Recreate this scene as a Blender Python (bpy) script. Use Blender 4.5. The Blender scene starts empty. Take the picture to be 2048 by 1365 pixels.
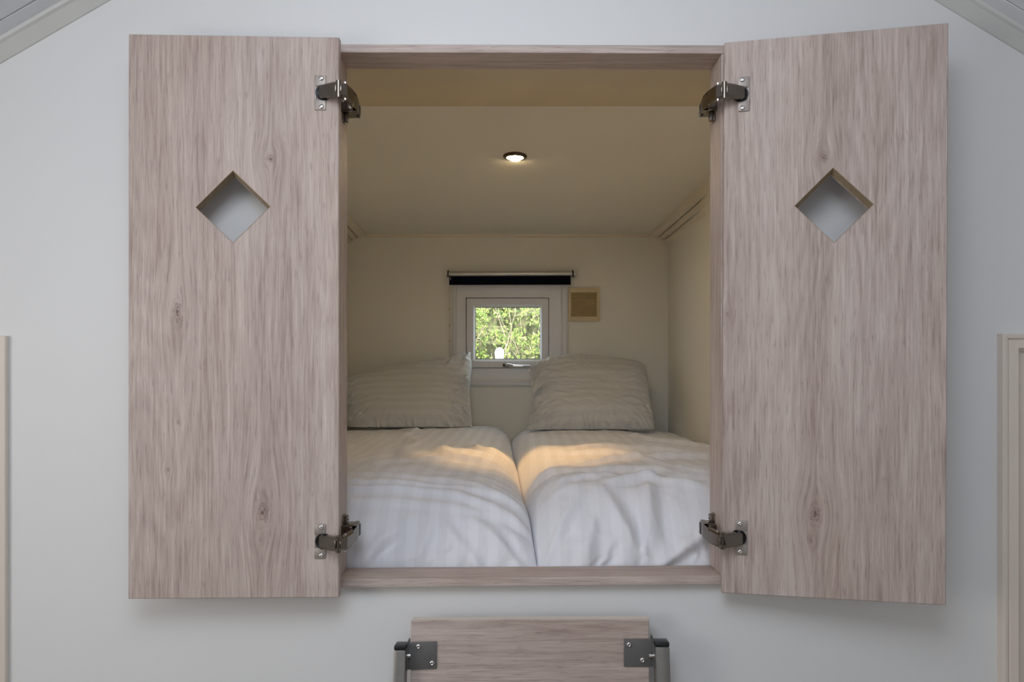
import bpy, bmesh, math, random
from mathutils import Vector, noise

# ------------------------------------------------------------------ camera, world, sun, area lights, exposure
W, HT, F = 2048.0, 1365.0, 1450.0
VX, VY = 1059.0, 692.0          # where the depth lines of the alcove meet in the photograph
EYE = 1.55                      # height of the lens over the floor
C = bpy.context.scene.collection
sc = bpy.context.scene

cam_d = bpy.data.cameras.new('camera')
cam_d.sensor_fit = 'HORIZONTAL'
cam_d.sensor_width = 36.0
cam_d.lens = F / W * 36.0
cam_d.shift_x = -(VX - W / 2) / W
cam_d.shift_y = (VY - HT / 2) / W
cam_d.clip_start = 0.02
cam = bpy.data.objects.new('camera', cam_d)
C.objects.link(cam)
cam.location = (0, 0, EYE)
cam.rotation_euler = (math.pi / 2, 0, 0)
sc.camera = cam

world = bpy.data.worlds.new('sky')
sc.world = world
world.use_nodes = True
wn = world.node_tree.nodes
wn['Background'].inputs[0].default_value = (0.80, 0.90, 1.0, 1)
wn['Background'].inputs[1].default_value = 3.6

sun_d = bpy.data.lights.new('sun', 'SUN')
sun_d.energy = 12.0
sun_d.angle = 0.02
sun_d.color = (1.0, 0.95, 0.82)
sun = bpy.data.objects.new('sun', sun_d)
C.objects.link(sun)
sun.rotation_euler = Vector((0.30, 0.50, -0.80)).to_track_quat('-Z', 'Y').to_euler()


def area(name, loc, aim, sx, sy, power, col):
    d = bpy.data.lights.new(name, 'AREA')
    d.shape = 'RECTANGLE'
    d.size, d.size_y = sx, sy
    d.energy = power
    d.color = col
    o = bpy.data.objects.new(name, d)
    C.objects.link(o)
    o.location = loc
    o.rotation_euler = (Vector(aim) - Vector(loc)).to_track_quat('-Z', 'Y').to_euler()
    return o


# daylight of the room: a window in the left wall; rear and overhead lights are added fill
area('daylight_left_window', (-1.52, 0.15, 1.60), (0.6, 1.1, 1.25), 0.9, 1.0, 13.0, (1.0, 0.945, 0.895))
area('added_rear_fill', (0.2, -2.1, 1.5), (0.0, 1.3, 1.4), 1.8, 1.3, 4.2, (0.90, 0.95, 1.0))  # added fill from behind the camera, no window stands there
area('added_overhead_fill', (-0.25, 0.12, 2.32), (-0.05, 1.0, 0.9), 0.9, 0.7, 12.2, (0.82, 0.89, 1.0))  # added overhead light for the bed front and door shadows

sc.view_settings.view_transform = 'Standard'
sc.view_settings.look = 'None'
sc.view_settings.exposure = 0.0
sc.view_settings.gamma = 1.0
sc.view_settings.use_curve_mapping = False


# ------------------------------------------------------------------ helpers
def P(px, py, y):
    """world point seen at photo pixel (px, py) at depth y"""
    return Vector(((px - VX) / F * y, y, EYE - (py - VY) / F * y))


def tag(o, label=None, cat=None, group=None, kind=None):
    if label: o['label'] = label
    if cat: o['category'] = cat
    if group: o['group'] = group
    if kind: o['kind'] = kind
    return o


def wloc(o):
    v = Vector((0, 0, 0))
    while o is not None:
        v = v + Vector(o.location)
        o = o.parent
    return v


def empty(name, loc, label=None, cat=None, group=None, kind=None):
    o = bpy.data.objects.new(name, None)
    o.empty_display_size = 0.05
    C.objects.link(o)
    o.location = loc
    return tag(o, label, cat, group, kind)


class MB:
    """collects shapes (world coordinates) of ONE part"""

    def __init__(self):
        self.bm = bmesh.new()

    def poly(self, verts, faces):
        vs = [self.bm.verts.new(v) for v in verts]
        fs = []
        for f in faces:
            try:
                fs.append(self.bm.faces.new([vs[i] for i in f]))
            except ValueError:
                pass
        return vs, fs

    def hexa(self, a, b, bevel=0.0, seg=2):
        """a, b: two matching quads (front, back)"""
        vs, fs = self.poly(list(a) + list(b), [(0, 1, 2, 3), (7, 6, 5, 4), (0, 4, 5, 1), (1, 5, 6, 2), (2, 6, 7, 3), (3, 7, 4, 0)])
        if bevel:
            es = set(e for f in fs for e in f.edges)
            bmesh.ops.bevel(self.bm, geom=list(es), offset=bevel, segments=seg, affect='EDGES', profile=0.5)
        return vs

    def box(self, c, s, bevel=0.0, ex=(1, 0, 0), ey=(0, 1, 0), ez=(0, 0, 1), seg=2):
        c, ex, ey, ez = Vector(c), Vector(ex), Vector(ey), Vector(ez)
        hx, hy, hz = ex * s[0] / 2, ey * s[1] / 2, ez * s[2] / 2
        f = [c - hx - hy - hz, c + hx - hy - hz, c + hx - hy + hz, c - hx - hy + hz]
        b = [v + hy * 2 for v in f]
        return self.hexa(f, b, bevel, seg)

    def bounds(self, lo, hi, bevel=0.0):
        lo, hi = Vector(lo), Vector(hi)
        return self.box((lo + hi) / 2, hi - lo, bevel)

    def cyl(self, p0, p1, r0, r1=None, n=20, cap=True):
        p0, p1 = Vector(p0), Vector(p1)
        r1 = r0 if r1 is None else r1
        d = (p1 - p0).normalized()
        t = Vector((0, 0, 1)) if abs(d.z) < 0.9 else Vector((1, 0, 0))
        u = d.cross(t).normalized()
        w = d.cross(u)
        ring = lambda p, r: [p + (u * math.cos(k * 2 * math.pi / n) + w * math.sin(k * 2 * math.pi / n)) * r for k in range(n)]
        vs = ring(p0, r0) + ring(p1, r1)
        fs = [(k, (k + 1) % n, n + (k + 1) % n, n + k) for k in range(n)]
        if cap:
            fs += [tuple(reversed(range(n))), tuple(range(n, 2 * n))]
        self.poly(vs, fs)

    def lathe(self, o, axis, prof, n=32, sx=1.0):
        """prof: list of (radius, height along axis)"""
        o, d = Vector(o), Vector(axis).normalized()
        t = Vector((0, 0, 1)) if abs(d.z) < 0.9 else Vector((1, 0, 0))
        u = d.cross(t).normalized()
        w = d.cross(u)
        vs = []
        for r, h in prof:
            vs += [o + d * h + (u * math.cos(k * 2 * math.pi / n) + w * math.sin(k * 2 * math.pi / n)) * r for k in range(n)]
        fs = []
        for j in range(len(prof) - 1):
            for k in range(n):
                fs.append((j * n + k, j * n + (k + 1) % n, (j + 1) * n + (k + 1) % n, (j + 1) * n + k))
        self.poly(vs, fs)

    def tube(self, pts, r, n=8):
        for a, b in zip(pts[:-1], pts[1:]):
            self.cyl(a, b, r, r, n)

    def prism(self, outline, vec, bevel=0.0):
        n = len(outline)
        vec = Vector(vec)
        vs, fs = self.poly([Vector(p) for p in outline] + [Vector(p) + vec for p in outline],
                           [tuple(range(n)), tuple(reversed(range(n, 2 * n)))] + [(k, n + k, n + (k + 1) % n, (k + 1) % n) for k in range(n)])
        if bevel:
            es = set(e for f in fs for e in f.edges)
            bmesh.ops.bevel(self.bm, geom=list(es), offset=bevel, segments=2, affect='EDGES', profile=0.5)

    def build(self, name, mat, parent=None, smooth=0.0, uv=None, origin=None):
        """uv = (across, along, depth) directions in metres for wood grain"""
        bm = self.bm
        bmesh.ops.recalc_face_normals(bm, faces=bm.faces)
        me = bpy.data.meshes.new(name)
        if uv:
            L = bm.loops.layers.uv.new('grain')
            ac, al, de = [Vector(v) for v in uv]
            for f in bm.faces:
                for l in f.loops:
                    p = l.vert.co
                    l[L].uv = (p.dot(ac) + p.dot(de), p.dot(al))
        if parent is not None:
            off = wloc(parent)
        elif origin is not None:
            off = Vector(origin)
        else:
            xs = [v.co for v in bm.verts]
            off = Vector(((min(v.x for v in xs) + max(v.x for v in xs)) / 2, (min(v.y for v in xs) + max(v.y for v in xs)) / 2, min(v.z for v in xs)))
        for v in bm.verts:
            v.co -= off
        if smooth:
            for f in bm.faces: f.smooth = True
            for e in bm.edges:
                if len(e.link_faces) == 2 and e.calc_face_angle(0) > smooth:
                    e.smooth = False
        bm.to_mesh(me)
        bm.free()
        o = bpy.data.objects.new(name, me)
        C.objects.link(o)
        if mat is not None: me.materials.append(mat)
        if parent is not None:
            o.parent = parent
        else:
            o.location = off
        return o


SM = math.radians(35)


# ------------------------------------------------------------------ materials
class NT:
    def __init__(self, name):
        self.mat = bpy.data.materials.new(name)
        self.mat.use_nodes = True
        self.t = self.mat.node_tree
        self.n = self.t.nodes
        self.b = self.n['Principled BSDF']

    def new(self, typ, **k):
        n = self.n.new(typ)
        for a, v in k.items(): setattr(n, a, v)
        return n

    def link(self, a, b): self.t.links.new(a, b)

    def put(self, sock, v):
        if isinstance(v, (int, float)): sock.default_value = v
        elif isinstance(v, (tuple, list)): sock.default_value = v
        else: self.link(v, sock)

    def m(self, op, a, b=0.0, c=None, clamp=False):
        n = self.new('ShaderNodeMath', operation=op, use_clamp=clamp)
        self.put(n.inputs[0], a)
        self.put(n.inputs[1], b)
        if c is not None: self.put(n.inputs[2], c)
        return n.outputs[0]

    def vec(self, x, y, z=0.0):
        n = self.new('ShaderNodeCombineXYZ')
        for i, v in enumerate((x, y, z)): self.put(n.inputs[i], v)
        return n.outputs[0]

    def noise(self, v, scale=1.0, detail=2.0, rough=0.5):
        n = self.new('ShaderNodeTexNoise')
        self.link(v, n.inputs['Vector'])
        n.inputs['Scale'].default_value = scale
        n.inputs['Detail'].default_value = detail
        n.inputs['Roughness'].default_value = rough
        return n.outputs['Fac']

    def ramp(self, f, stops):
        n = self.new('ShaderNodeValToRGB')
        e = n.color_ramp.elements
        while len(e) < len(stops): e.new(0.5)
        for k, (p, c) in enumerate(stops):
            e[k].position = p
            e[k].color = c if len(c) == 4 else (*c, 1)
        self.put(n.inputs[0], f)
        return n.outputs[0]

    def mix(self, f, a, b, mode='MIX'):
        n = self.new('ShaderNodeMix', data_type='RGBA', blend_type=mode)
        self.put(n.inputs[0], f)
        self.put(n.inputs[6], a if not isinstance(a, tuple) else (*a[:3], 1))
        self.put(n.inputs[7], b if not isinstance(b, tuple) else (*b[:3], 1))
        return n.outputs[2]

    def bump(self, h, strength=0.2, dist=0.002):
        n = self.new('ShaderNodeBump')
        n.inputs['Strength'].default_value = strength
        n.inputs['Distance'].default_value = dist
        self.link(h, n.inputs['Height'])
        self.link(n.outputs[0], self.b.inputs['Normal'])


def plain(name, col, rough=0.5, metal=0.0, var=0.04, scale=6.0, bump=0.0, spec=0.5):
    t = NT(name)
    tc = t.new('ShaderNodeTexCoord')
    f = t.noise(tc.outputs['Object'], scale, 4)
    lo = tuple(c * (1 - var) for c in col)
    hi = tuple(min(1, c * (1 + var)) for c in col)
    t.link(t.ramp(f, [(0.3, lo), (0.7, hi)]), t.b.inputs['Base Color'])
    t.b.inputs['Roughness'].default_value = rough
    t.b.inputs['Metallic'].default_value = metal
    t.b.inputs['Specular IOR Level'].default_value = spec
    if bump:
        t.bump(t.noise(tc.outputs['Object'], scale * 30, 3), bump, 0.001)
    return t.mat


def wood(name, knots=(), seed=0.0, tone=1.0):
    """pinkish grey oak decor, grain along uv.y, uv in metres"""
    t = NT(name)
    uvn = t.new('ShaderNodeUVMap', uv_map='grain')
    sep = t.new('ShaderNodeSeparateXYZ')
    t.link(uvn.outputs[0], sep.inputs[0])
    u, v = sep.outputs[0], sep.outputs[1]
    # slow sideways wander of the grain
    wob = t.noise(t.vec(t.m('MULTIPLY', u, 7.0), t.m('MULTIPLY', v, 1.6), seed), 1.0, 2)
    g = t.m('ADD', u, t.m('MULTIPLY', t.m('SUBTRACT', wob, 0.5), 0.012))
    core = None
    for (ku, kv, ra, rb, dark) in knots:
        du = t.m('SUBTRACT', u, ku)
        dv = t.m('SUBTRACT', v, kv)
        A = t.m('POWER', t.m('DIVIDE', du, ra * 2.2), 2.0)
        A = t.m('MULTIPLY', t.m('DIVIDE', du, ra * 2.2), t.m('DIVIDE', du, ra * 2.2))
        B = t.m('MULTIPLY', t.m('DIVIDE', dv, rb * 2.6), t.m('DIVIDE', dv, rb * 2.6))
        e = t.m('EXPONENT', t.m('MULTIPLY', t.m('ADD', A, B), -1.0))
        g = t.m('SUBTRACT', g, t.m('MULTIPLY', t.m('MULTIPLY', du, e), 0.93))
        a2 = t.m('MULTIPLY', t.m('DIVIDE', du, ra), t.m('DIVIDE', du, ra))
        b2 = t.m('MULTIPLY', t.m('DIVIDE', dv, rb), t.m('DIVIDE', dv, rb))
        d = t.m('SQRT', t.m('ADD', a2, b2))
        d = t.m('ADD', d, t.m('MULTIPLY', t.m('SUBTRACT', t.noise(t.vec(u, v, seed), 140.0, 3), 0.5), 0.9))
        ring = t.m('MULTIPLY_ADD', t.m('SINE', t.m('MULTIPLY', d, 17.0)), 0.30, 0.34)
        fall = t.m('SUBTRACT', 1.0, d, clamp=True)
        c1 = t.m('MULTIPLY', ring, t.m('MULTIPLY', fall, 2.0, clamp=True))
        c1 = t.m('ADD', c1, t.m('MULTIPLY', t.m('SUBTRACT', 0.42, d, clamp=True), 2.0))
        c1 = t.m('MULTIPLY', c1, dark, clamp=True)
        core = c1 if core is None else t.m('MAXIMUM', core, c1)
    broad = t.noise(t.vec(t.m('MULTIPLY', g, 11.0), t.m('MULTIPLY', v, 0.8), seed + 3), 1.0, 3)
    mid = t.noise(t.vec(t.m('MULTIPLY', g, 110.0), t.m('MULTIPLY', v, 4.0), seed + 7), 1.0, 4, 0.65)
    fine = t.noise(t.vec(t.m('MULTIPLY', g, 300.0), t.m('MULTIPLY', v, 13.0), seed + 11), 1.0, 3, 0.6)
    dash = t.noise(t.vec(t.m('MULTIPLY', g, 380.0), t.m('MULTIPLY', v, 26.0), seed + 15), 1.0, 2, 0.5)
    hue = t.noise(t.vec(t.m('MULTIPLY', g, 5.0), t.m('MULTIPLY', v, 1.4), seed + 21), 1.0, 2)
    cath = t.noise(t.vec(t.m('MULTIPLY', g, 6.5), t.m('MULTIPLY', v, 0.75), seed + 31), 1.0, 1)
    cath = t.m('MULTIPLY_ADD', t.m('SINE', t.m('MULTIPLY', cath, 150.0)), 0.5, 0.5)
    val = t.m('ADD', t.m('ADD', t.m('MULTIPLY', broad, 0.27), t.m('MULTIPLY', cath, 0.035)), t.m('ADD', t.m('MULTIPLY', mid, 0.34), t.m('MULTIPLY', fine, 0.32)))
    k = tone * 1.09
    col = t.ramp(val, [(0.36, (0.330 * k, 0.250 * k, 0.218 * k)), (0.46, (0.455 * k, 0.367 * k, 0.326 * k)),
                       (0.54, (0.545 * k, 0.454 * k, 0.408 * k)), (0.66, (0.660 * k, 0.565 * k, 0.512 * k))])
    col = t.mix(t.m('MULTIPLY', t.m('SUBTRACT', hue, 0.45, clamp=True), 1.4, clamp=True), col, (0.96, 0.89, 0.78), 'MULTIPLY')
    pores = t.ramp(dash, [(0.32, (1, 1, 1)), (0.40, (0, 0, 0))])
    col = t.mix(t.m('MULTIPLY', pores, 0.38), col, (0.24, 0.165, 0.15))
    if core is not None:
        col = t.mix(core, col, (0.19, 0.125, 0.10))
    t.link(col, t.b.inputs['Base Color'])
    t.b.inputs['Roughness'].default_value = 0.5
    t.b.inputs['Specular IOR Level'].default_value = 0.35
    t.bump(t.m('ADD', mid, fine), 0.10, 0.0006)
    return t.mat


def cloth(name, col=(0.80, 0.80, 0.80)):
    """white cotton satin stripe: bands of satin and matte weave"""
    t = NT(name)
    uvn = t.new('ShaderNodeUVMap', uv_map='grain')
    sep = t.new('ShaderNodeSeparateXYZ')
    t.link(uvn.outputs[0], sep.inputs[0])
    u, v = sep.outputs[0], sep.outputs[1]
    s = t.m('SINE', t.m('MULTIPLY', u, 2 * math.pi / 0.040))
    st = t.m('MULTIPLY_ADD', s, 2.0, 0.5, clamp=True)
    t.link(t.mix(st, tuple(c * 0.95 for c in col), col), t.b.inputs['Base Color'])
    t.link(t.m('MULTIPLY_ADD', st, -0.25, 0.80), t.b.inputs['Roughness'])
    t.b.inputs['Specular IOR Level'].default_value = 0.25
    t.b.inputs['Sheen Weight'].default_value = 0.1
    n1 = t.noise(t.vec(u, v, 0.0), 55.0, 3)
    n2 = t.noise(t.vec(t.m('MULTIPLY', u, 12.0), t.m('MULTIPLY', v, 34.0), 4.0), 1.0, 3)
    t.bump(t.m('ADD', n1, t.m('MULTIPLY', n2, 0.4)), 0.30, 0.004)
    return t.mat


M = {}
M['wall'] = plain('white_wall_paint', (0.80, 0.80, 0.79), 0.55, var=0.012, scale=2.5, bump=0.05)
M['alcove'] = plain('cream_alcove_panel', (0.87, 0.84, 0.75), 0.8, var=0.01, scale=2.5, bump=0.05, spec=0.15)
M['band_shade'] = plain('ceiling_band_painted_shade', (0.70, 0.61, 0.44), 0.8, var=0.02, spec=0.15)  # darker ochre paints the shade on the front strip of ceiling
M['alcove_trim'] = plain('cream_alcove_moulding', (0.82, 0.75, 0.62), 0.5, var=0.02)
M['ceil'] = plain('white_roof_plank', (0.83, 0.84, 0.87), 0.5, var=0.015, scale=3)
M['trim'] = plain('greige_moulding', (0.66, 0.655, 0.625), 0.4, var=0.03, scale=8)
M['casing'] = plain('beige_casing', (0.76, 0.675, 0.585), 0.42, var=0.03, scale=5)
M['casing_edge'] = plain('white_casing_edge', (0.80, 0.78, 0.75), 0.42, var=0.02)
M['floor'] = plain('grey_floor', (0.36, 0.32, 0.28), 0.5, var=0.1, scale=5)
M['steel'] = plain('nickel_hinge_steel', (0.40, 0.355, 0.32), 0.5, 0.6, var=0.05, scale=40)
M['dark_steel'] = plain('dark_hinge_steel', (0.22, 0.19, 0.16), 0.22, 1.0, var=0.08, scale=60)
M['black'] = plain('black_plastic', (0.012, 0.012, 0.013), 0.35)
M['screw'] = plain('bright_screw_steel', (0.75, 0.72, 0.70), 0.18, 1.0, var=0.05, scale=90)
M['grey_metal'] = plain('grey_powder_coated_steel', (0.155, 0.153, 0.15), 0.45, 0.25, var=0.05, scale=30)
M['rail_metal'] = plain('grey_rail_steel', (0.24, 0.23, 0.215), 0.38, 0.6, var=0.05, scale=30)
M['pvc'] = plain('white_window_pvc', (0.80, 0.80, 0.80), 0.3, var=0.01)
M['alu'] = plain('brushed_aluminium_tube', (0.55, 0.53, 0.50), 0.35, 0.9, var=0.03, scale=30)
M['navy'] = plain('navy_blind_fabric', (0.004, 0.005, 0.012), 0.9, var=0.1, scale=60, spec=0.1)
M['vent'] = plain('yellowed_plastic', (0.70, 0.58, 0.36), 0.5, var=0.05, scale=30)
M['vent_slats'] = plain('yellowed_plastic_slats', (0.72, 0.58, 0.34), 0.6, var=0.05, scale=30)  # slats, slightly yellower than the vent frame
M['chrome'] = plain('chrome', (0.8, 0.8, 0.8), 0.08, 1.0, var=0.01)
M['cord'] = plain('white_cord', (0.78, 0.74, 0.68), 0.5)
M['bronze'] = plain('dark_bronze_ring', (0.13, 0.085, 0.05), 0.3, 0.8, var=0.1, scale=60)
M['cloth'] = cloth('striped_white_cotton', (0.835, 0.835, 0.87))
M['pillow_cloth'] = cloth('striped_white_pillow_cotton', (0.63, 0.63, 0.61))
M['soil'] = plain('garden_soil', (0.10, 0.075, 0.05), 0.9, var=0.3, scale=8)
M['pale_shape'] = plain('plain_white', (0.95, 0.95, 0.95), 0.6, var=0.02)
M['branch'] = plain('grey_brown_bark', (0.45, 0.35, 0.25), 0.8, var=0.25, scale=30)

t = NT('lamp_lens')
t.b.inputs['Base Color'].default_value = (1, 0.9, 0.7, 1)
t.b.inputs['Emission Color'].default_value = (1.0, 0.74, 0.41, 1)
t.b.inputs['Emission Strength'].default_value = 190.0
M['lens'] = t.mat

t = NT('window_glass')
tr = t.new('ShaderNodeBsdfTransparent')
tr.inputs[0].default_value = (0.95, 0.97, 0.96, 1)
gl = t.new('ShaderNodeBsdfGlossy')
gl.inputs['Roughness'].default_value = 0.02
mx = t.new('ShaderNodeMixShader')
mx.inputs[0].default_value = 0.02
t.link(tr.outputs[0], mx.inputs[1])
t.link(gl.outputs[0], mx.inputs[2])
t.link(mx.outputs[0], t.n['Material Output'].inputs[0])
M['glass'] = t.mat

t = NT('hedge_leaf')
gi = t.new('ShaderNodeNewGeometry')
rc = t.ramp(gi.outputs['Random Per Island'], [(0.0, (0.14, 0.22, 0.06)), (0.4, (0.30, 0.42, 0.10)), (0.75, (0.55, 0.64, 0.18)), (1.0, (0.74, 0.74, 0.30))])
t.link(rc, t.b.inputs['Base Color'])
t.b.inputs['Roughness'].default_value = 0.35
trl = t.new('ShaderNodeBsdfTranslucent')
t.link(rc, trl.inputs[0])
mx = t.new('ShaderNodeMixShader')
mx.inputs[0].default_value = 0.35
t.link(t.b.outputs[0], mx.inputs[1])
t.link(trl.outputs[0], mx.inputs[2])
t.link(mx.outputs[0], t.n['Material Output'].inputs[0])
M['leaf'] = t.mat

# ------------------------------------------------------------------ room shell
YW = 1.32            # room face of the end wall
YB0 = 1.376          # alcove face of the end wall
YB = 3.30            # back wall of the alcove
XL, XR = -0.824, 0.6305
SX = 1.62            # half width of the room
SLOPE = {-1: 0.578, 1: 0.606}  #           # slope of the roof
RIDGE = EYE + 1.1035


def roof_z(x): return RIDGE - SLOPE[1 if x > 0.005 else -1] * abs(x - 0.005)


def structure(name, mb, mat, **k):
    o = mb.build(name, mat, **k)
    o['kind'] = 'structure'
    return o


# frame corners (front outer / front inner / back inner)
YF = 1.30
fo = [P(659, 88, YF), P(1459, 90.2, YF), P(1459, 1169.6, YF), P(659, 1176.4, YF)]
fi = [P(675.5, 104.5, YF), P(1443, 107, YF), P(1441.5, 1152.5, YF), P(675.5, 1160.5, YF)]
bi = [P(694.5, 138, YB0), P(1420.5, 140.5, YB0), P(1419, 1131, YB0), P(694.5, 1136, YB0)]
hx0, hx1 = fo[0].x + 0.004, fo[1].x - 0.004
hz1, hz0 = fo[0].z - 0.004, fo[2].z + 0.004

m = MB()
n = 1


def wall_prism(m, pts, y0, y1):
    m.prism([Vector((x, y0, z)) for x, z in pts], (0, y1 - y0, 0))


wall_prism(m, [(-SX, 0), (hx0, 0), (hx0, roof_z(hx0)), (-SX, roof_z(-SX))], YW, YB0)
wall_prism(m, [(hx1, 0), (SX, 0), (SX, roof_z(SX)), (hx1, roof_z(hx1))], YW, YB0)
wall_prism(m, [(hx0, 0), (hx1, 0), (hx1, hz0), (hx0, hz0)], YW, YB0)
wall_prism(m, [(hx0, hz1), (hx1, hz1), (hx1, roof_z(hx1)), (0.005, RIDGE), (hx0, roof_z(hx0))], YW, YB0)
structure('wall_front', m, M['wall'])

m = MB(); m.bounds((-SX - 0.1, -2.3, -0.06), (SX + 0.1, YB0, 0.0)); structure('floor', m, M['floor'])
m = MB(); m.bounds((-SX - 0.08, -2.3, 0), (-SX, YB0, roof_z(-SX) + 0.02)); structure('wall_left', m, M['wall'])
m = MB(); m.bounds((SX, -2.3, 0), (SX + 0.08, YB0, roof_z(SX) + 0.02)); structure('wall_right', m, M['wall'])
m = MB(); wall_prism(m, [(-SX, 0), (SX, 0), (SX, roof_z(SX)), (0.005, RIDGE), (-SX, roof_z(-SX))], -2.3, -2.22)
structure('wall_rear', m, M['wall'])

# plank roof: two slopes, planks run down the slope, joints are shallow grooves
for s, nm in ((-1, 'ceiling'), (1, 'ceiling')):
    m = MB()
    SL = SLOPE[s]
    xa, xb = 0.005 - s * 0.08, s * (SX + 0.1)
    za, zb = RIDGE + SL * 0.08, roof_z(s * (SX + 0.1))
    nrm = Vector((-s * SL, 0, -1)).normalized()
    y = 1.2646
    edges = [YB0, 1.2646]
    while y > -2.3:
        y -= 0.10
        edges.append(y)
    for a, b in zip(edges[:-1], edges[1:]):
        q = [Vector((xa, b + 0.0012, za)), Vector((xb, b + 0.0012, zb)), Vector((xb, a - 0.0012, zb)), Vector((xa, a - 0.0012, za))]
        m.hexa(q, [p - nrm * 0.012 for p in q], 0.0012, 1)
    q = [Vector((xa, -2.32, za)), Vector((xb, -2.32, zb)), Vector((xb, YB0, zb)), Vector((xa, YB0, za))]
    m.hexa([p - nrm * 0.006 for p in q], [p - nrm * 0.06 for p in q])
    structure(nm, m, M['ceil'])

# moulding between end wall and roof
for s, k in ((-1, 1), (1, 2)):
    m = MB()
    SL = SLOPE[s]
    dirn = Vector((s, 0, -SL)).normalized()
    up = Vector((s * SL, 0, 1)).normalized()
    top = Vector((0.005, 0, RIDGE))
    L = SX / abs(dirn.x)
    # profile in (distance below the roof, y)
    prof = [(-0.004, YW), (-0.004, YW - 0.024), (0.0, YW - 0.025), (0.0060, YW - 0.0242), (0.0085, YW - 0.0190), (0.0258, YW - 0.0030), (0.0268, YW)]
    a = [top - up * d + Vector((0, y, 0)) for d, y in prof]
    m.prism(a, dirn * L)
    structure('trim_%d' % k, m, M['trim'], smooth=math.radians(12))

# low cupboard casings at both picture edges
m = MB()
zt3 = EYE - (672.5 - VY) / F * YW
m.bounds((-1.16, YW - 0.0105, 0), (P(18.5, 0, YW).x, YW, zt3), 0.0015)
m.bounds((-1.16, YW - 0.0125, 0), (P(18.5, 0, YW).x - 0.014, YW - 0.008, zt3 - 0.014), 0.001)
structure('trim_3', m, M['casing'])
m = MB()
xa, xb, xc = P(1994, 0, YW).x, P(2030, 0, YW).x, 1.42
zt, zi = EYE - (668 - VY) / F * YW, EYE - (698 - VY) / F * YW
prof = [(0.0, YW), (0.0, YW - 0.016), (0.003, YW - 0.018), (0.008, YW - 0.018), (0.010, YW - 0.014), (0.013, YW - 0.018), (0.026, YW - 0.020), (0.028, YW - 0.016), (0.032, YW - 0.012), (0.032, YW)]
w = prof[-1][0]
a = [Vector((xa + d, y, 0)) for d, y in prof]
b = [Vector((xa + d, y, zt - d)) for d, y in prof]
c = [Vector((xc, y, zt - d)) for d, y in prof]
k = len(prof)
m.poly(a + b, [(i, i + 1, k + i + 1, k + i) for i in range(k - 1)] + [tuple(range(k))])
m.poly(b + c, [(i, i + 1, k + i + 1, k + i) for i in range(k - 1)])
structure('trim_4', m, M['casing'])
m = MB()
m.bounds((xa + w, YW - 0.008, 0), (xc, YW, zt - w))
m.bounds((xa + w + 0.012, YW - 0.013, 0), (xc, YW, zt - w - 0.012), 0.002)
m.build('casing_panel', M['casing'], bpy.data.objects['trim_4'])

# alcove shell
ZF = bi[3].z - 0.012           # level of the alcove floor
ZC = EYE + 0.505               # ceiling at the back wall
YFOLD = 2.00
ZFOLD = EYE + 0.662
m = MB(); m.bounds((XL - 0.05, YB0, ZF - 0.05), (XR + 0.05, YB + 0.1, ZF)); structure('floor', m, M['alcove'])
m = MB(); m.bounds((XL - 0.05, YB0, ZF), (XL, YB, EYE + 0.72)); structure('wall_left', m, M['alcove'])
m = MB(); m.bounds((XR, YB0, ZF), (XR + 0.05, YB, EYE + 0.72)); structure('wall_right', m, M['alcove'])
m = MB()
prof = [(YB0, bi[0].z + 0.0025), (YFOLD, ZFOLD), (YB, ZC), (YB, EYE + 0.74), (YB0, EYE + 0.74)]
m.prism([Vector((XL - 0.05, y, z)) for y, z in prof], (XR - XL + 0.1, 0, 0))
structure('ceiling', m, M['alcove'])
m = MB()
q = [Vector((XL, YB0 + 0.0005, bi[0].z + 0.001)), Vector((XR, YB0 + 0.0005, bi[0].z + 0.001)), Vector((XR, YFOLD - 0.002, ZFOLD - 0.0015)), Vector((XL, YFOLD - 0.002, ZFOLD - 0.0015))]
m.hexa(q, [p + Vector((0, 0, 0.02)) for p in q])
structure('trim_8', m, M['band_shade'])  # ceiling strip with shade put into its colour, not a separate board
# back wall with the window hole
wx0, wx1 = P(908, 0, YB).x, P(1132, 0, YB).x
wz0, wz1 = P(0, 768, YB).z, P(0, 570, YB).z
m = MB()
m.bounds((XL - 0.05, YB, ZF - 0.05), (wx0, YB + 0.1, EYE + 0.74))
m.bounds((wx1, YB, ZF - 0.05), (XR + 0.05, YB + 0.1, EYE + 0.74))
m.bounds((wx0, YB, ZF - 0.05), (wx1, YB + 0.1, wz0))
m.bounds((wx0, YB, wz1), (wx1, YB + 0.1, EYE + 0.74))
structure('wall_back', m, M['alcove'])
# mouldings of the alcove: back edge of the ceiling and the raking side mouldings
m = MB()
m.prism([Vector((XL, YB, ZC + 0.01)), Vector((XL, YB - 0.012, ZC + 0.01)), Vector((XL, YB - 0.010, ZC - 0.008)), Vector((XL, YB, ZC - 0.012))], (XR - XL, 0, 0))
structure('trim_5', m, M['alcove_trim'])


def ceil_z(y):
    return ZC + (YB - y) / (YB - YFOLD) * (ZFOLD - ZC) if y >= YFOLD else ZFOLD + (YFOLD - y) / (YFOLD - YB0) * (bi[0].z - ZFOLD)


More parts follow.
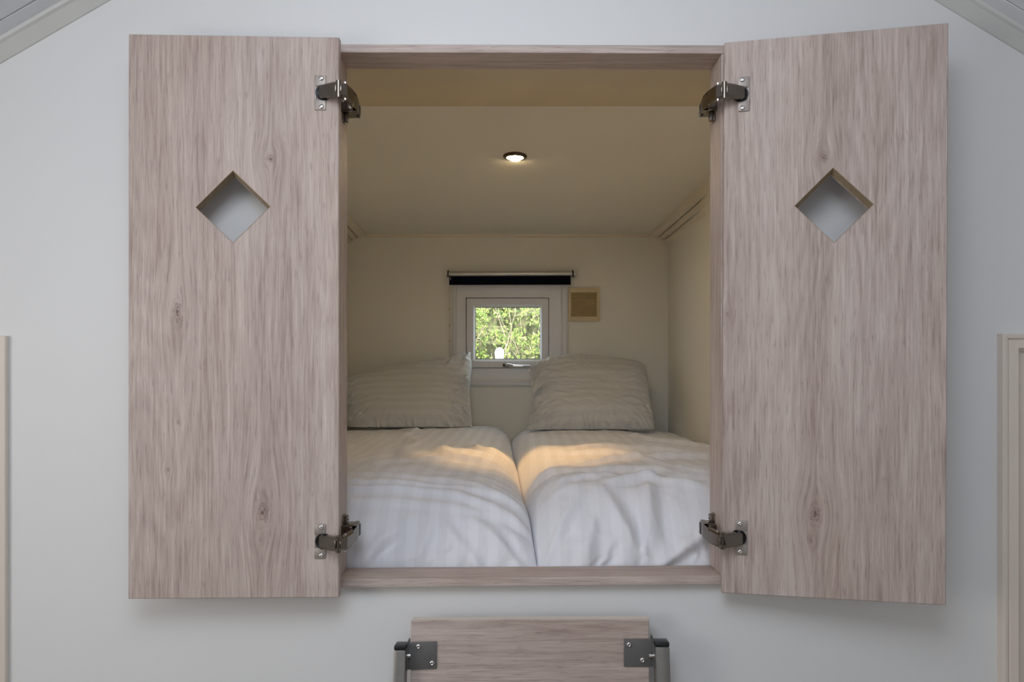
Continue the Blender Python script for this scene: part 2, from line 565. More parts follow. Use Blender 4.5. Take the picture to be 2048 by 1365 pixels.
def moulding(name, secs, s):
    """secs: (y, C, B, A) with C, B, A = (x, z) of the upper, middle and lower edge"""
    m = MB()
    xw = (XR + 0.02) if s > 0 else (XL - 0.02)
    rings = []
    for y, c_, b_, a_ in secs:
        c_, b_, a_ = Vector((c_[0], c_[1])), Vector((b_[0], b_[1])), Vector((a_[0], a_[1]))
        g1 = c_.lerp(b_, 0.58)
        out = Vector((s * 0.007, 0.007))
        g2, b2, b3 = c_.lerp(b_, 0.66), c_.lerp(b_, 0.99), b_.lerp(a_, 0.16)
        c2 = c_ + Vector((0, -0.006))
        pr = [Vector((c_.x, c_.y + 0.08)), c2, g1, g1 + out, g2 + out, g2, b2, b2 + out, b3 + out, b3, a_, Vector((xw, a_.y)), Vector((xw, c_.y + 0.08))]
        rings.append([Vector((p.x, y, p.y)) for p in pr])
    n = len(rings[0])
    vs = [v for r in rings for v in r]
    fs = [tuple(range(n)), tuple(reversed(range((len(rings) - 1) * n, len(rings) * n)))]
    for j in range(len(rings) - 1):
        for i in range(n):
            fs.append((j * n + i, j * n + (i + 1) % n, (j + 1) * n + (i + 1) % n, (j + 1) * n + i))
    m.poly(vs, fs)
    structure(name, m, M['alcove_trim'])


def xz(p): return (p.x, p.z)


ye = YB - 0.001
yr = 2.54
moulding('trim_6', [
    (ye, xz(P(1297, 470, ye)), xz(P(1327, 480, ye)), (XR + 0.001, P(0, 490, ye).z)),
    (yr, (P(1420, 0, yr).x, P(0, 355, yr).z), (P(1420, 0, yr).x + 0.001, P(0, 404, yr).z), (XR + 0.001, P(0, 428, yr).z)),
    (2.0, (XR - 0.004, ceil_z(2.0) - 0.002), (XR - 0.003, P(0, 404, yr).z + 0.03), (XR + 0.001, P(0, 428, yr).z + 0.02)),
    (YB0 + 0.003, (XR - 0.004, bi[0].z - 0.003), (XR - 0.003, P(0, 404, yr).z + 0.01), (XR + 0.001, P(0, 428, yr).z)),
], 1)
sh = lambda y: ceil_z(y) - ZC
cl, bl_, al = xz(P(733, 470, ye)), xz(P(706, 481, ye)), (XL - 0.001, P(0, 489, ye).z)
moulding('trim_7', [(y, (cl[0], cl[1] + sh(y)), (bl_[0], bl_[1] + sh(y)), (al[0], al[1] + sh(y))) for y in (ye, 2.0, YB0 + 0.003)], -1)

# ------------------------------------------------------------------ window of the alcove
win = empty('window_1', P(1019, 772, YB), kind='structure')


def frame_ring(m, o, i, y_f, y_b, bevel=0.002, depth_in=None):
    """picture-frame of four mitred pieces; o, i = (x0, x1, z0, z1)"""
    O = [(o[0], o[2]), (o[1], o[2]), (o[1], o[3]), (o[0], o[3])]
    I = [(i[0], i[2]), (i[1], i[2]), (i[1], i[3]), (i[0], i[3])]
    yi = y_f if depth_in is None else depth_in
    for k in range(4):
        j = (k + 1) % 4
        fr = [Vector((O[k][0], y_f, O[k][1])), Vector((O[j][0], y_f, O[j][1])), Vector((I[j][0], yi, I[j][1])), Vector((I[k][0], yi, I[k][1]))]
        m.hexa(fr, [Vector((p.x, y_b, p.z)) for p in fr], 0.0)


def R(px0, px1, py0, py1, y=YB):
    return (P(px0, 0, y).x, P(px1, 0, y).x, P(0, py1, y).z, P(0, py0, y).z)


m = MB()
frame_ring(m, R(905, 1135, 566, 772), R(908, 1131, 568, 768), YB - 0.010, YB + 0.01, depth_in=YB - 0.014)
frame_ring(m, R(908, 1131, 568, 768), R(912, 1125, 570, 763), YB - 0.011, YB + 0.01)
frame_ring(m, R(912, 1125, 570, 763), R(915, 1121, 571, 758), YB - 0.016, YB + 0.01, depth_in=YB - 0.006)
wf = m.build('architrave', M['pvc'], win)
m = MB()
frame_ring(m, R(915, 1121, 571, 758), R(932, 1098, 596, 737), YB - 0.006, YB + 0.05)
frame_ring(m, R(920, 1110, 584, 748), R(940, 1090, 603, 729), YB + 0.052, YB + 0.062)
frame_ring(m, R(930, 1100, 594, 739), R(932, 1098, 596, 737), YB - 0.010, YB + 0.0)
wfr = m.build('window_frame', M['pvc'], win)
m = MB()
frame_ring(m, R(933, 1097, 597, 736), R(947, 1083, 609.5, 723), YB + 0.002, YB + 0.05)
sash = m.build('sash', M['pvc'], win)
m = MB()
frame_ring(m, R(946.5, 1083.5, 609, 723.5), R(950, 1080.5, 614.5, 719), YB + 0.001, YB + 0.04, depth_in=YB + 0.012)
m.build('glazing_bead', M['pvc'], sash)
g0 = R(949, 1081.5, 613.5, 720)
m = MB()
m.bounds((g0[0], YB + 0.020, g0[2]), (g0[1], YB + 0.024, g0[3]))
m.build('glass_pane', M['glass'], sash)
m = MB()
frame_ring(m, R(949.5, 1081, 614, 719.5), R(950.8, 1079.8, 615.5, 718), YB + 0.016, YB + 0.026)
m.build('gasket', M['black'], sash)
# handle: oval base, neck and lever to the right
hp = P(1013, 731, YB)
hp.y = YB + 0.001
m = MB()
m.box(hp, (0.036, 0.012, 0.016), 0.005)
hd = m.build('window_handle', M['dark_steel'], sash, smooth=SM)
m = MB()
pts = [hp + Vector((-0.004, -0.008, 0.004)), hp + Vector((0.004, -0.028, 0.003)), hp + Vector((0.03, -0.036, -0.001)), hp + Vector((0.075, -0.036, -0.003)), hp + Vector((0.105, -0.033, -0.003))]
rad = [0.006, 0.0065, 0.006, 0.0055, 0.0045]
for a, b, r0, r1 in zip(pts[:-1], pts[1:], rad[:-1], rad[1:]):
    m.cyl(a, b, r0, r1, 12)
o = m.build('handle_lever', M['chrome'], win, smooth=math.radians(60))

# ------------------------------------------------------------------ roller blind and vent
YBL = YB - 0.045
rb = empty('roller_blind', P(1019, 571, YBL), 'rolled up navy blind on a silver tube above the little window', 'roller blind')
a, b = P(898, 548.5, YBL), P(1144, 547.5, YBL)
m = MB(); m.cyl(a, b, 0.0125, None, 24); m.build('roller_tube', M['alu'], rb, smooth=SM)
m = MB()
q = [P(898.5, 551, YBL - 0.006), P(1141.5, 550, YBL - 0.006), P(1141.5, 569.5, YBL - 0.006), P(898.5, 569.8, YBL - 0.006)]
m.hexa(q, [p + Vector((0, 0.0015, 0)) for p in q])
m.build('blind_fabric', M['navy'], rb)
m = MB(); m.cyl(P(898.5, 568.5, YBL - 0.005), P(1141.5, 568.2, YBL - 0.005), 0.0042, None, 10); m.build('hem_bar', M['navy'], rb, smooth=SM)
for px, s in ((1145.5, 1), (896.5, -1)):
    m = MB()
    c = P(px, 547.5, YBL)
    m.cyl(c - Vector((s * 0.003, 0, 0)), c + Vector((s * 0.002, 0, 0)), 0.016, None, 20)
    bk = m.build('blind_bracket', M['black'], rb, smooth=SM)
    m = MB()
    m.box(c + Vector((s * 0.009, 0.012, 0)), (0.011, 0.062, 0.026), 0.003)
    m.build('bracket_cap', M['cord'] if s < 0 else M['alu'], bk, smooth=SM)
m = MB()
pc = [P(898.5, 556, YBL), P(899.5, 620, YBL + 0.02), P(900, 700, YBL + 0.025), P(900.5, 757, YBL + 0.02)]
pd = [p + Vector((0.006, -0.006, 0)) for p in pc]
m.tube(pc, 0.0016, 6); m.tube(pd, 0.0016, 6)
cd = m.build('pull_cord', M['cord'], rb, smooth=SM)
for py in (618, 652, 683):
    m = MB(); c = P(899.5, py, YBL + 0.018)
    m.cyl(c - Vector((0, 0, 0.006)), c + Vector((0, 0, 0.006)), 0.004, None, 10)
    m.build('cord_bead', M['vent'], cd, smooth=SM)

vt = empty('wall_vent', P(1168, 643, YB), 'yellowed square plastic vent grille right of the little window', 'vent')
m = MB()
frame_ring(m, R(1137, 1199, 576, 643), R(1142, 1193, 586, 634), YB - 0.010, YB, depth_in=YB - 0.013)
m.build('vent_frame', M['vent'], vt)
m = MB()
o = R(1142, 1193, 586, 634)
m.bounds((o[0], YB - 0.003, o[2]), (o[1], YB, o[3]))
ns = 16
for k in range(ns):
    z = o[2] + (k + 0.5) * (o[3] - o[2]) / ns
    h = (o[3] - o[2]) / ns
    q = [Vector((o[0], YB - 0.012, z - h * 0.42)), Vector((o[1], YB - 0.012, z - h * 0.42)), Vector((o[1], YB - 0.004, z + h * 0.42)), Vector((o[0], YB - 0.004, z + h * 0.42))]
    m.hexa(q, [p + Vector((0, 0.0025, -0.0005)) for p in q])
m.build('vent_grille', M['vent_slats'], vt)

# ------------------------------------------------------------------ downlight
LY = 2.05
LZ = ZC + (YB - LY) / (YB - YFOLD) * (ZFOLD - ZC)
lc = P(1030, 313, LY)
for _ in range(20):
    LY = (EYE + 0 - LZ) / ((313 - VY) / F)
    LZ = ZC + (YB - LY) / (YB - YFOLD) * (ZFOLD - ZC)
lc = Vector(((1030 - VX) / F * LY, LY, LZ))
dl = empty('downlight', lc, 'small recessed warm spotlight with dark ring in alcove ceiling', 'ceiling light')
m = MB()
m.lathe(lc, (0, -0.02, -1), [(0.0262, -0.004), (0.0268, 0.002), (0.0285, 0.0055), (0.034, 0.006), (0.0385, 0.0035), (0.0402, -0.004)], 40)
m.build('trim_ring', M['bronze'], dl, smooth=math.radians(50))
m = MB()
tilt = Vector((0, -0.32, -1)).normalized()
m.lathe(lc + tilt * 0.002, tilt, [(0.0262, -0.003), (0.0245, 0.001), (0.016, 0.0040), (0.008, 0.0048), (0.0003, 0.005)], 32)
m.build('lamp_lens', M['lens'], dl, smooth=math.radians(60))
sd = bpy.data.lights.new('lamp_beam', 'SPOT')
sd.energy = 27.0
sd.color = (1.0, 0.57, 0.20)
sd.spot_size = math.radians(42)
sd.spot_blend = 0.85
sd.shadow_soft_size = 0.02
so = bpy.data.objects.new('lamp_beam', sd)
C.objects.link(so)
so.parent = dl
so.location = (0, -0.004, -0.03)
so.rotation_euler = Vector((0.045, -0.35, -1)).to_track_quat('-Z', 'Y').to_euler()

# ------------------------------------------------------------------ wooden frame of the opening
fr = empty('opening_frame', (fi[3] + fi[2]) / 2 - Vector((0, 0, 0.02)), 'wooden frame lining the square bed opening in the white wall', 'frame')
back = Vector((0, YB0 - YF, 0))


def board(name, f_o, f_i, b_i, mat, uv):
    """front outer edge (2 pts), front inner edge (2 pts), back inner edge (2 pts)"""
    m = MB()
    b_o = [p + back for p in f_o]
    m.hexa([f_o[0], f_o[1], f_i[1], f_i[0]], [b_o[0], b_o[1], b_i[1], b_i[0]], 0.0012, 2)
    return m.build(name, mat, fr, uv=uv)


W1 = wood('oak_decor_frame_across', (), 31.0)
W2 = wood('oak_decor_frame_upright', (), 47.0)
W3 = wood('oak_decor_sill', (), 63.0, 1.0)
X, Y, Z = Vector((1, 0, 0)), Vector((0, 1, 0)), Vector((0, 0, 1))
board('lintel', [fo[0], fo[1]], [fi[0] - X * 0.015, fi[1] + X * 0.015], [bi[0] - X * 0.013, bi[1] + X * 0.013], W1, (Z, X, Y))
board('sill', [fo[3], fo[2]], [fi[3] - X * 0.015, fi[2] + X * 0.015], [bi[3] - X * 0.013, bi[2] + X * 0.013], W3, (Z, X, Y))
board('jamb', [fo[0] - Z * 0.0152, fo[3] + Z * 0.0145], [fi[0] - Z * 0.0004, fi[3] + Z * 0.0004], [bi[0] - Z * 0.0004, bi[3] + Z * 0.0004], W2, (X, Z, Y))
board('jamb', [fo[1] - Z * 0.0152, fo[2] + Z * 0.0145], [fi[1] - Z * 0.0004, fi[2] + Z * 0.0004], [bi[1] - Z * 0.0004, bi[2] + Z * 0.0004], W2, (X, Z, Y))

# ------------------------------------------------------------------ shutter doors with hinges
TH = 0.018


def door(tl, tr, br, bl, y_l, y_r, hole, knots, seed, label, hinge_right, hinges, cut):
    """corners and hole in photo pixels; y_l, y_r depth of the left and right edge"""
    A, B, D, E = P(*tl, y_l), P(*tr, y_r), P(*br, y_r), P(*bl, y_l)
    ex = (B - A); ex.z = 0; ex.normalize()
    nrm = Vector((ex.y, -ex.x, 0)).normalized()      # towards the viewer
    if nrm.y > 0: nrm = -nrm
    o = (A + B + D + E) / 4

    def onplane(px, py, lift=0.0):
        d = P(px, py, 1.0) - Vector((0, 0, EYE))
        c = Vector((0, 0, EYE))
        t = (o + nrm * lift - c).dot(nrm) / d.dot(nrm)
        return c + d * t
    root = empty('shutter_door', Vector((o.x, o.y, min(D.z, E.z))), label, 'door')
    H = [onplane(*p) for p in hole]                  # top, right, bottom, left
    hc = sum(H, Vector()) / 4
    # panel: outer loop, hole loop
    m = MB()
    bm = m.bm
    off = -nrm * TH
    slant = ex * cut[0] + Z * cut[1]           # the cut-out is sawn slightly aslant

    def loops(lift, sh):
        ou = [A, B, D, E]
        return [p + lift for p in ou], [hc + (p - hc) * sh + lift for p in H]
    of, hf = loops(Vector(), 1.0)
    ob, hb = loops(off, 0.985)
    hb = [p + slant for p in hb]
    bev = 0.0014
    cen = (A + B + D + E) / 4
    shrink = lambda p: p + (Vector((0, 0, 1)) * (bev if p.z < cen.z else -bev)) + ex * (bev if (p - cen).dot(ex) < 0 else -bev)
    of2 = [shrink(p) for p in of]
    ob2 = [shrink(p) for p in ob]
    V = lambda L: [bm.verts.new(p) for p in L]
    vo, vh, vb, vk = V(of2), V(hf), V(ob2), V(hb)
    s1 = V([p - nrm * bev for p in of]); s2 = V([p + nrm * bev for p in ob])
    # front face with the diamond: four quads fan top-right-bottom-left
    for k in range(4):
        j = (k + 1) % 4
        # outer edge k -> j faces hole vertex: TL-TR:top, TR-BR:right, BR-BL:bottom, BL-TL:left
        bm.faces.new([vo[k], vo[j], vh[k]])
        bm.faces.new([vb[j], vb[k], vk[k]])
        bm.faces.new([vo[j], vh[j], vh[k]])
        bm.faces.new([vb[j], vk[k], vk[j]])
        bm.faces.new([vh[k], vh[j], vk[j], vk[k]])
        bm.faces.new([vo[k], s1[k], s1[j], vo[j]])
        bm.faces.new([s1[k], s2[k], s2[j], s1[j]])
        bm.faces.new([s2[k], vb[k], vb[j], s2[j]])
    kn = []
    for (px, py, ra, rb_, dk) in knots:
        p = onplane(px, py)
        kn.append((p.dot(ex) + p.dot(-nrm), p.z, ra, rb_, dk))
    mat = wood('oak_decor_door_%d' % int(seed), kn, seed)
    pan = m.build('door_panel', mat, root, uv=(ex, Z, -nrm))
    # raw board edge of the cut-out
    m = MB()
    ring = []
    for sc_, lift in ((1.006, 0.0003), (0.986, 0.0003), (0.984, -TH - 0.0005), (1.0, -TH - 0.0005)):
        ring.append([hc + (p - hc) * sc_ + nrm * lift + (slant if lift < 0 else Vector()) for p in H])
    for r0, r1 in zip(ring[:-1], ring[1:]):
        m.poly(r0 + r1, [(k, (k + 1) % 4, 4 + (k + 1) % 4, 4 + k) for k in range(4)])
    m.build('diamond_edge', M['raw_edge'], root)

    s = 1 if hinge_right else -1
    e = ex * s                                      # towards the hinge edge
    for hg in hinges:
        cpx, cpy, ratio = hg['c'][0], hg['c'][1], 1
        c0 = onplane(cpx, cpy)                      # centre of the flange
        lob = lambda dz: c0 + nrm * 0.0012 + Z * dz
        m = MB()
        for dz in (0.021, -0.021):
            m.box(lob(dz), (0.0195, 0.0022, 0.0185), 0.0009, ex, -nrm, Z)
        m.box(c0 - e * 0.0082 + nrm * 0.0009, (0.0032, 0.0016, 0.03), 0.0004, ex, -nrm, Z)
        hin = m.build('hinge', M['steel'], root, smooth=SM)
        for dz in (0.0245, -0.0245):
            m = MB()
            b = c0 + e * 0.0025 + Z * dz + nrm * 0.0022
            m.lathe(b, nrm, [(0.0042, 0.0), (0.0042, 0.0007), (0.0034, 0.0015), (0.0016, 0.0018), (0.0013, 0.0006), (0.0001, 0.0005)], 16)
            m.build('hinge_screw', M['screw'], hin, smooth=math.radians(50))
        m = MB()
        b = c0 + e * 0.0055
        m.lathe(b + nrm * 0.0003, nrm, [(0.0001, 0.0002), (0.0105, 0.0004), (0.0125, 0.0022), (0.0137, 0.0022), (0.0139, 0.0)], 28)
        m.build('hinge_cup', M['black'], hin, smooth=math.radians(50))
        m = MB()
        m.cyl(b - Z * 0.011 + nrm * 0.003 - e * 0.001, b + Z * 0.011 + nrm * 0.003 - e * 0.001, 0.0028, None, 12)
        m.box(b + nrm * 0.0035 - Z * 0.004, (0.006, 0.004, 0.006), 0.001, ex, -nrm, Z)
        m.build('hinge_pin', M['screw'], hin, smooth=SM)
        zc = c0.z
        up = hg.get('up', 1)
        # arm: plan path (x, y), half height
        def q(px, y): return Vector(((px - VX) / F * y, y, zc))
        path = [(q(px, y), h, th) for px, y, h, th in hg['arm']]

        def sweep(mm, path, top=0.0):
            rings = []
            for i, (p, h, th) in enumerate(path):
                a = path[max(i - 1, 0)][0]; b2 = path[min(i + 1, len(path) - 1)][0]
                d = (b2 - a); d.z = 0; d.normalize()
                nn = Vector((d.y, -d.x, 0))
                if nn.y > 0 or (abs(nn.y) < 1e-6 and nn.x * s < 0): nn = -nn
                ins = min(h * 0.25, 0.003)
                rings.append([p - nn * th + Z * (h), p + nn * (th - 0.002) + Z * h, p + nn * th + Z * (h - ins), p + nn * th - Z * (h - ins), p + nn * (th - 0.002) - Z * h, p - nn * th - Z * h])
            vs = [v for r in rings for v in r]
            nr = 6
            fs = []
            for i in range(len(rings) - 1):
                for k2 in range(nr):
                    fs.append((i * nr + k2, i * nr + (k2 + 1) % nr, (i + 1) * nr + (k2 + 1) % nr, (i + 1) * nr + k2))
            fs += [tuple(range(nr)), tuple(reversed(range((len(rings) - 1) * nr, len(rings) * nr)))]
            mm.poly(vs, fs)
        kk = hg['knuckle']
        m = MB(); sweep(m, path[:kk + 1])
        m.build('hinge_link', M['dark_steel'], hin, smooth=math.radians(28))
        m = MB(); sweep(m, path[kk:])
        arm = m.build('hinge_arm', M['dark_steel'], hin, smooth=math.radians(28))
        m = MB()
        kp = path[kk][0]
        m.cyl(kp - Z * 0.0142, kp + Z * 0.0142, 0.0046, None, 16)
        m.box(kp + nrm * 0.0045 - e * 0.0044, (0.0025, 0.003, 0.014), 0.0008)
        m.box(kp + nrm * 0.0045 + e * 0.0046, (0.003, 0.003, 0.012), 0.0008)
        m.build('hinge_knuckle', M['dark_steel'], hin, smooth=SM)
        # rivets on the arm
        m = MB()
        for i in (kk + 1,):
            p = path[i][0]
            m.cyl(p - Z * 0.0155, p + Z * 0.0155, 0.0025, None, 10)
        m.build('hinge_rivet', M['screw'], hin, smooth=SM)
        # end clip and mounting plate on the jamb
        ep = path[-1][0]
        m = MB()
        m.box(ep + Vector((s * 0.004, -0.004, -0.003)), (0.006, 0.012, 0.022), 0.0015)
        m.build('release_clip', M['black'], hin, smooth=SM)
        xj = bi[0].x + (0.0015) if hinge_right else bi[1].x - (0.0015)
        m = MB()
        m.bounds((min(xj - s * 0.002, ep.x), 1.326, zc - 0.010), (max(xj - s * 0.002, ep.x), 1.366, zc + 0.008), 0.0015)
        m.box((xj, 1.345, zc), (0.004, 0.016, 0.052), 0.0012)
        m.bounds((min(xj, xj + s * 0.008), 1.340, zc - 0.024), (max(xj, xj + s * 0.008), 1.351, zc + 0.024), 0.001)
        m.build('mounting_plate', M['dark_steel'], hin, smooth=SM)
        for dz in (0.019, -0.019):
            m = MB()
            b = Vector((xj + s * 0.0078, 1.3455, zc + dz))
            m.lathe(b, (s, 0, 0), [(0.0042, 0), (0.0042, 0.0012), (0.003, 0.002), (0.0002, 0.0016)], 14)
            m.build('plate_screw', M['screw'], hin, smooth=SM)
    return root


M['raw_edge'] = plain('raw_board_edge', (0.36, 0.27, 0.17), 0.7, var=0.12, scale=90)

YD1 = 1.258
arm_l = [(641, 1.253, 0.0105, 0.004), (655, 1.247, 0.0120, 0.0045), (668, 1.240, 0.0120, 0.0045), (677, 1.238, 0.0120, 0.0045),
         (690, 1.248, 0.0125, 0.0045), (702, 1.275, 0.0128, 0.005), (709, 1.31, 0.0130, 0.005), (714, 1.352, 0.0120, 0.005)]
door((257, 68), (677.5, 74.5), (677.5, 1196), (256.3, 1199), 1.247, YD1,
     [(466, 341), (541, 413.5), (466, 487), (391, 415)],
     [(355, 625, 0.011, 0.034, 0.8), (541, 318, 0.011, 0.013, 0.75), (527, 1025, 0.016, 0.034, 0.8), (356, 845, 0.0035, 0.006, 0.7), (336, 940, 0.004, 0.005, 0.6), (520, 1080, 0.004, 0.007, 0.5)],
     5.0, 'left wooden shutter door with diamond cutout, opened flat against the wall', True,
     [dict(c=(640.5, 186), arm=arm_l, knuckle=3), dict(c=(640.5, 1083), arm=arm_l, knuckle=3)], (-0.004, -0.006))
arm_r = [(1487, 1.262, 0.0105, 0.004), (1472, 1.258, 0.0120, 0.0045), (1460, 1.252, 0.0120, 0.0045), (1449, 1.250, 0.0120, 0.0045),
         (1436, 1.258, 0.0125, 0.0045), (1421, 1.285, 0.0128, 0.005), (1412, 1.315, 0.0130, 0.005), (1406, 1.352, 0.0120, 0.005)]
door((1449, 85), (1897, 45.5), (1892, 1212), (1443.5, 1187), 1.276, 1.207,
     [(1666, 335), (1747.5, 409), (1668, 486.5), (1588.5, 412)],
     [(1648, 316, 0.009, 0.013, 0.75), (1630, 1030, 0.014, 0.024, 0.8), (1455, 628, 0.005, 0.010, 0.55), (1622, 1082, 0.004, 0.006, 0.5), (1653, 560, 0.003, 0.006, 0.5)],
     9.0, 'right wooden shutter door with diamond cutout, standing ajar from the wall', False,
     [dict(c=(1487.5, 188.5), arm=arm_r, knuckle=3), dict(c=(1483, 1076), arm=[(a[0] - 4, *a[1:]) if i < 4 else a for i, a in enumerate(arm_r)], knuckle=3)], (0.0, -0.009))

# ------------------------------------------------------------------ bedding


def fbm(x, y, z, o=4):
    return noise.fractal(Vector((x, y, z)), 0.9, 2.0, o)


def lerp_tab(tab, v):
    if v <= tab[0][0]: return tab[0][1]
    for (a, fa), (b, fb) in zip(tab[:-1], tab[1:]):
        if v <= b:
            t = (v - a) / (b - a)
            return fa + (fb - fa) * t
    return tab[-1][1]


def sstep(a, b, v):
    t = max(0.0, min(1.0, (v - a) / (b - a)))
    return t * t * (3 - 2 * t)


CREASE = [(1.38, 0.022), (1.45, 0.008), (1.6, -0.010), (2.2, -0.036), (2.7, -0.062), (3.3, -0.092)]
TOPZ = [(1.38, -0.305), (1.50, -0.292), (1.70, -0.300), (2.0, -0.318), (2.5, -0.338), (2.9, -0.352), (3.3, -0.385)]
Y0, Y1 = 1.388, 3.275


def duvet(name, side, label):
    NX, NY = 150, 210
    m = MB()
    L = []
    RE = 0.085 if side < 0 else 0.095     # rounding at the middle crease
    RW = 0.05                             # rounding at the side walls
    RH, RF = 0.19, 0.14                            # rounding at the foot
    rows = []
    uvs = []
    ang_f = 60                             # rows spent on the foot rounding
    for j in range(NY + 1):
        if j <= ang_f:
            th = (1 - j / ang_f) * math.pi / 2
            y = Y0 + RH * (1 - math.sin(th)); dropf = RF * (1 - math.cos(th)); sl = 0.86 * RH * (math.pi / 2 - th)
        else:
            t = (j - ang_f) / (NY - ang_f)
            y = Y0 + RH + (Y1 - Y0 - RH) * t; dropf = 0.0; sl = 0.86 * RH * math.pi / 2 + (Y1 - Y0 - RH) * t
        xc = lerp_tab(CREASE, y)
        xo = XL + 0.004 if side < 0 else XR - 0.004
        a, b = (xo, xc - 0.0005) if side < 0 else (xc + 0.0005, xo)
        ra, rb_ = (RW, RE) if side < 0 else (RE, RW)
        row = []
        na = 22
        for i in range(NX + 1):
            if i <= na:
                th = (1 - i / na) * math.pi / 2
                x = a + ra * (1 - math.sin(th)); dr = ra * (1 - math.cos(th))
            elif i >= NX - na:
                th = (1 - (NX - i) / na) * math.pi / 2
                x = b - rb_ * (1 - math.sin(th)); dr = rb_ * (1 - math.cos(th))
            else:
                x = a + ra + (b - rb_ - a - ra) * (i - na) / (NX - 2 * na); dr = 0.0
            s = (x - a) / (b - a)
            z = EYE + lerp_tab(TOPZ, y)
            # the belly of each quilt, fuller near the middle crease
            z += 0.022 * (math.sin(math.pi * s) ** 0.8) - 0.006
            if side < 0: z += 0.012 * sstep(0.55, 0.9, s) * sstep(2.5, 3.1, y)
            z -= dr * 0.72
            z -= dropf
            ed = min(i, NX - i) / na
            keep = sstep(0.0, 0.9, ed)
            inner = (NX - i) if side < 0 else i
            row.append((Vector((x, y, z)), keep, inner, sl, dropf))
        rows.append(row)

    def tuck(x, y, x0, y0, dx, dyk, ln, am, w, wig=0.03):
        """a soft crease: a ridge with a trough on one side"""
        dl_ = math.hypot(dx, dyk)
        u = ((x - x0) * dx + (y - y0) * dyk) / dl_
        v = ((x - x0) * dyk - (y - y0) * dx) / dl_ + wig * math.sin(u * 12 + x0 * 9)
        return am * math.exp(-(u / ln) ** 4) * (math.exp(-(v / w) ** 2) - 0.6 * math.exp(-((v - 1.9 * w) / (1.3 * w)) ** 2))

    base_rows = rows
    rows = []
    for j in range(NY + 1):
        row = []
        for i in range(NX + 1):
            p, keep, inner, sl, dropf = base_rows[j][i]
            x, y = p.x, p.y
            tu = base_rows[j][min(i + 1, NX)][0] - base_rows[j][max(i - 1, 0)][0]
            tv = base_rows[min(j + 1, NY)][i][0] - base_rows[max(j - 1, 0)][i][0]
            nr = tu.cross(tv)
            nr = nr.normalized() if nr.length > 1e-9 else Vector((0, 0, 1))
            if nr.z < 0: nr = -nr
            foot = 1 - sstep(0.10, 0.26, sl)            # 1 on the foot end, 0 on the top
            top = 1 - foot
            d = 0.010 * fbm(x * 3.2 + side * 7, y * 2.2, 1.3) + 0.0030 * fbm(x * 9 + y * 4, y * 6 - x * 3, 4.1 + side)
            ridge = 1 - abs(fbm(x * 5 + y * 3.0, y * 4 - x * 4, 9.7 + side * 2, 3)) * 2
            d += 0.008 * max(0, ridge - 0.55) * top
            # gathered pleats of the foot end, fanning up from the sill
            lowf = 1 - sstep(0.03, 0.17, sl)
            wx = x + 0.05 * fbm(x * 5, sl * 6, 2.0 + side)
            g = fbm(wx * 15, sl * 3.5, 17.0 + side, 3)
            g2 = fbm(wx * 30, sl * 9 + x * 5, 27.0 + side, 2)
            d += (0.011 * (0.35 - abs(g) * 1.6) + 0.005 * g2) * lowf
            if side < 0:
                for s0, am, bend, w in ((0.215, 0.0045, 0.050, 0.007), (0.192, 0.006, 0.070, 0.009), (0.265, 0.006, 0.085, 0.012), (0.160, 0.0035, 0.03, 0.008)):
                    sc_ = s0 + 0.010 * math.sin(x * 6 + s0 * 40) - bend * sstep(-0.28, 0.02, x) ** 1.4
                    q_ = (sl - sc_) / w
                    d += am * (math.exp(-q_ * q_) - 0.5 * math.exp(-((q_ + 2.0) / 1.2) ** 2)) * sstep(XL + 0.2, -0.42, x)
                for a_ in ((-0.20, 2.02, 0.5, -1.0, 0.20, 0.015, 0.020), (-0.36, 2.20, 0.25, -1.0, 0.22, 0.014, 0.022), (-0.48, 1.85, -0.5, -1.0, 0.30, 0.012, 0.020),
                           (-0.10, 2.25, 0.5, -0.9, 0.15, 0.011, 0.018), (-0.45, 2.7, 0.2, -1, 0.18, 0.015, 0.020), (-0.30, 1.80, -0.6, -1, 0.16, 0.010, 0.016), (-0.62, 2.3, 0.4, -1, 0.2, 0.012, 0.02)):
                    d += tuck(x, y, *a_) * top
                for x0, s0, ang, ln, am in ((-0.30, 0.05, 0.5, 0.05, 0.008), (-0.13, 0.05, -0.7, 0.06, 0.008), (-0.21, 0.06, 0.2, 0.05, 0.007), (-0.06, 0.07, -1.0, 0.08, 0.007), (-0.26, 0.09, 0.9, 0.05, 0.006)):
                    d += tuck(x, sl, x0, s0, ang, 1.0, ln, am, 0.011, 0.006)
            else:
                for a_ in ((0.15, 2.05, 1.0, -0.55, 0.22, 0.011, 0.016), (0.30, 2.15, 1.0, -0.6, 0.20, 0.012, 0.018), (0.36, 1.9, 1.0, 0.3, 0.25, 0.010, 0.018), (0.18, 1.66, 1.0, -0.35, 0.14, 0.011, 0.016),
                           (0.06, 1.70, 1.0, 0.25, 0.12, 0.008, 0.016), (0.45, 2.5, 0.6, -1.0, 0.25, 0.011, 0.018), (0.32, 1.75, -0.5, 1.0, 0.2, 0.008, 0.014)):
                    d += tuck(x, y, *a_) * top
                for x0, s0, ang, ln, am, w in ((0.235, 0.225, 3.0, 0.07, 0.009, 0.012), (0.30, 0.215, -2.5, 0.06, 0.009, 0.012), (0.13, 0.24, 4.0, 0.08, 0.006, 0.010),
                                            (0.19, 0.10, -0.45, 0.08, 0.010, 0.013), (0.245, 0.13, 0.05, 0.08, 0.010, 0.013), (0.31, 0.05, 1.2, 0.09, 0.012, 0.014), (0.12, 0.06, 0.25, 0.05, 0.008, 0.012), (0.06, 0.10, 0.8, 0.07, 0.006, 0.010)):
                    d += tuck(x, sl, x0, s0, ang, 1.0, ln, am, w, 0.007)
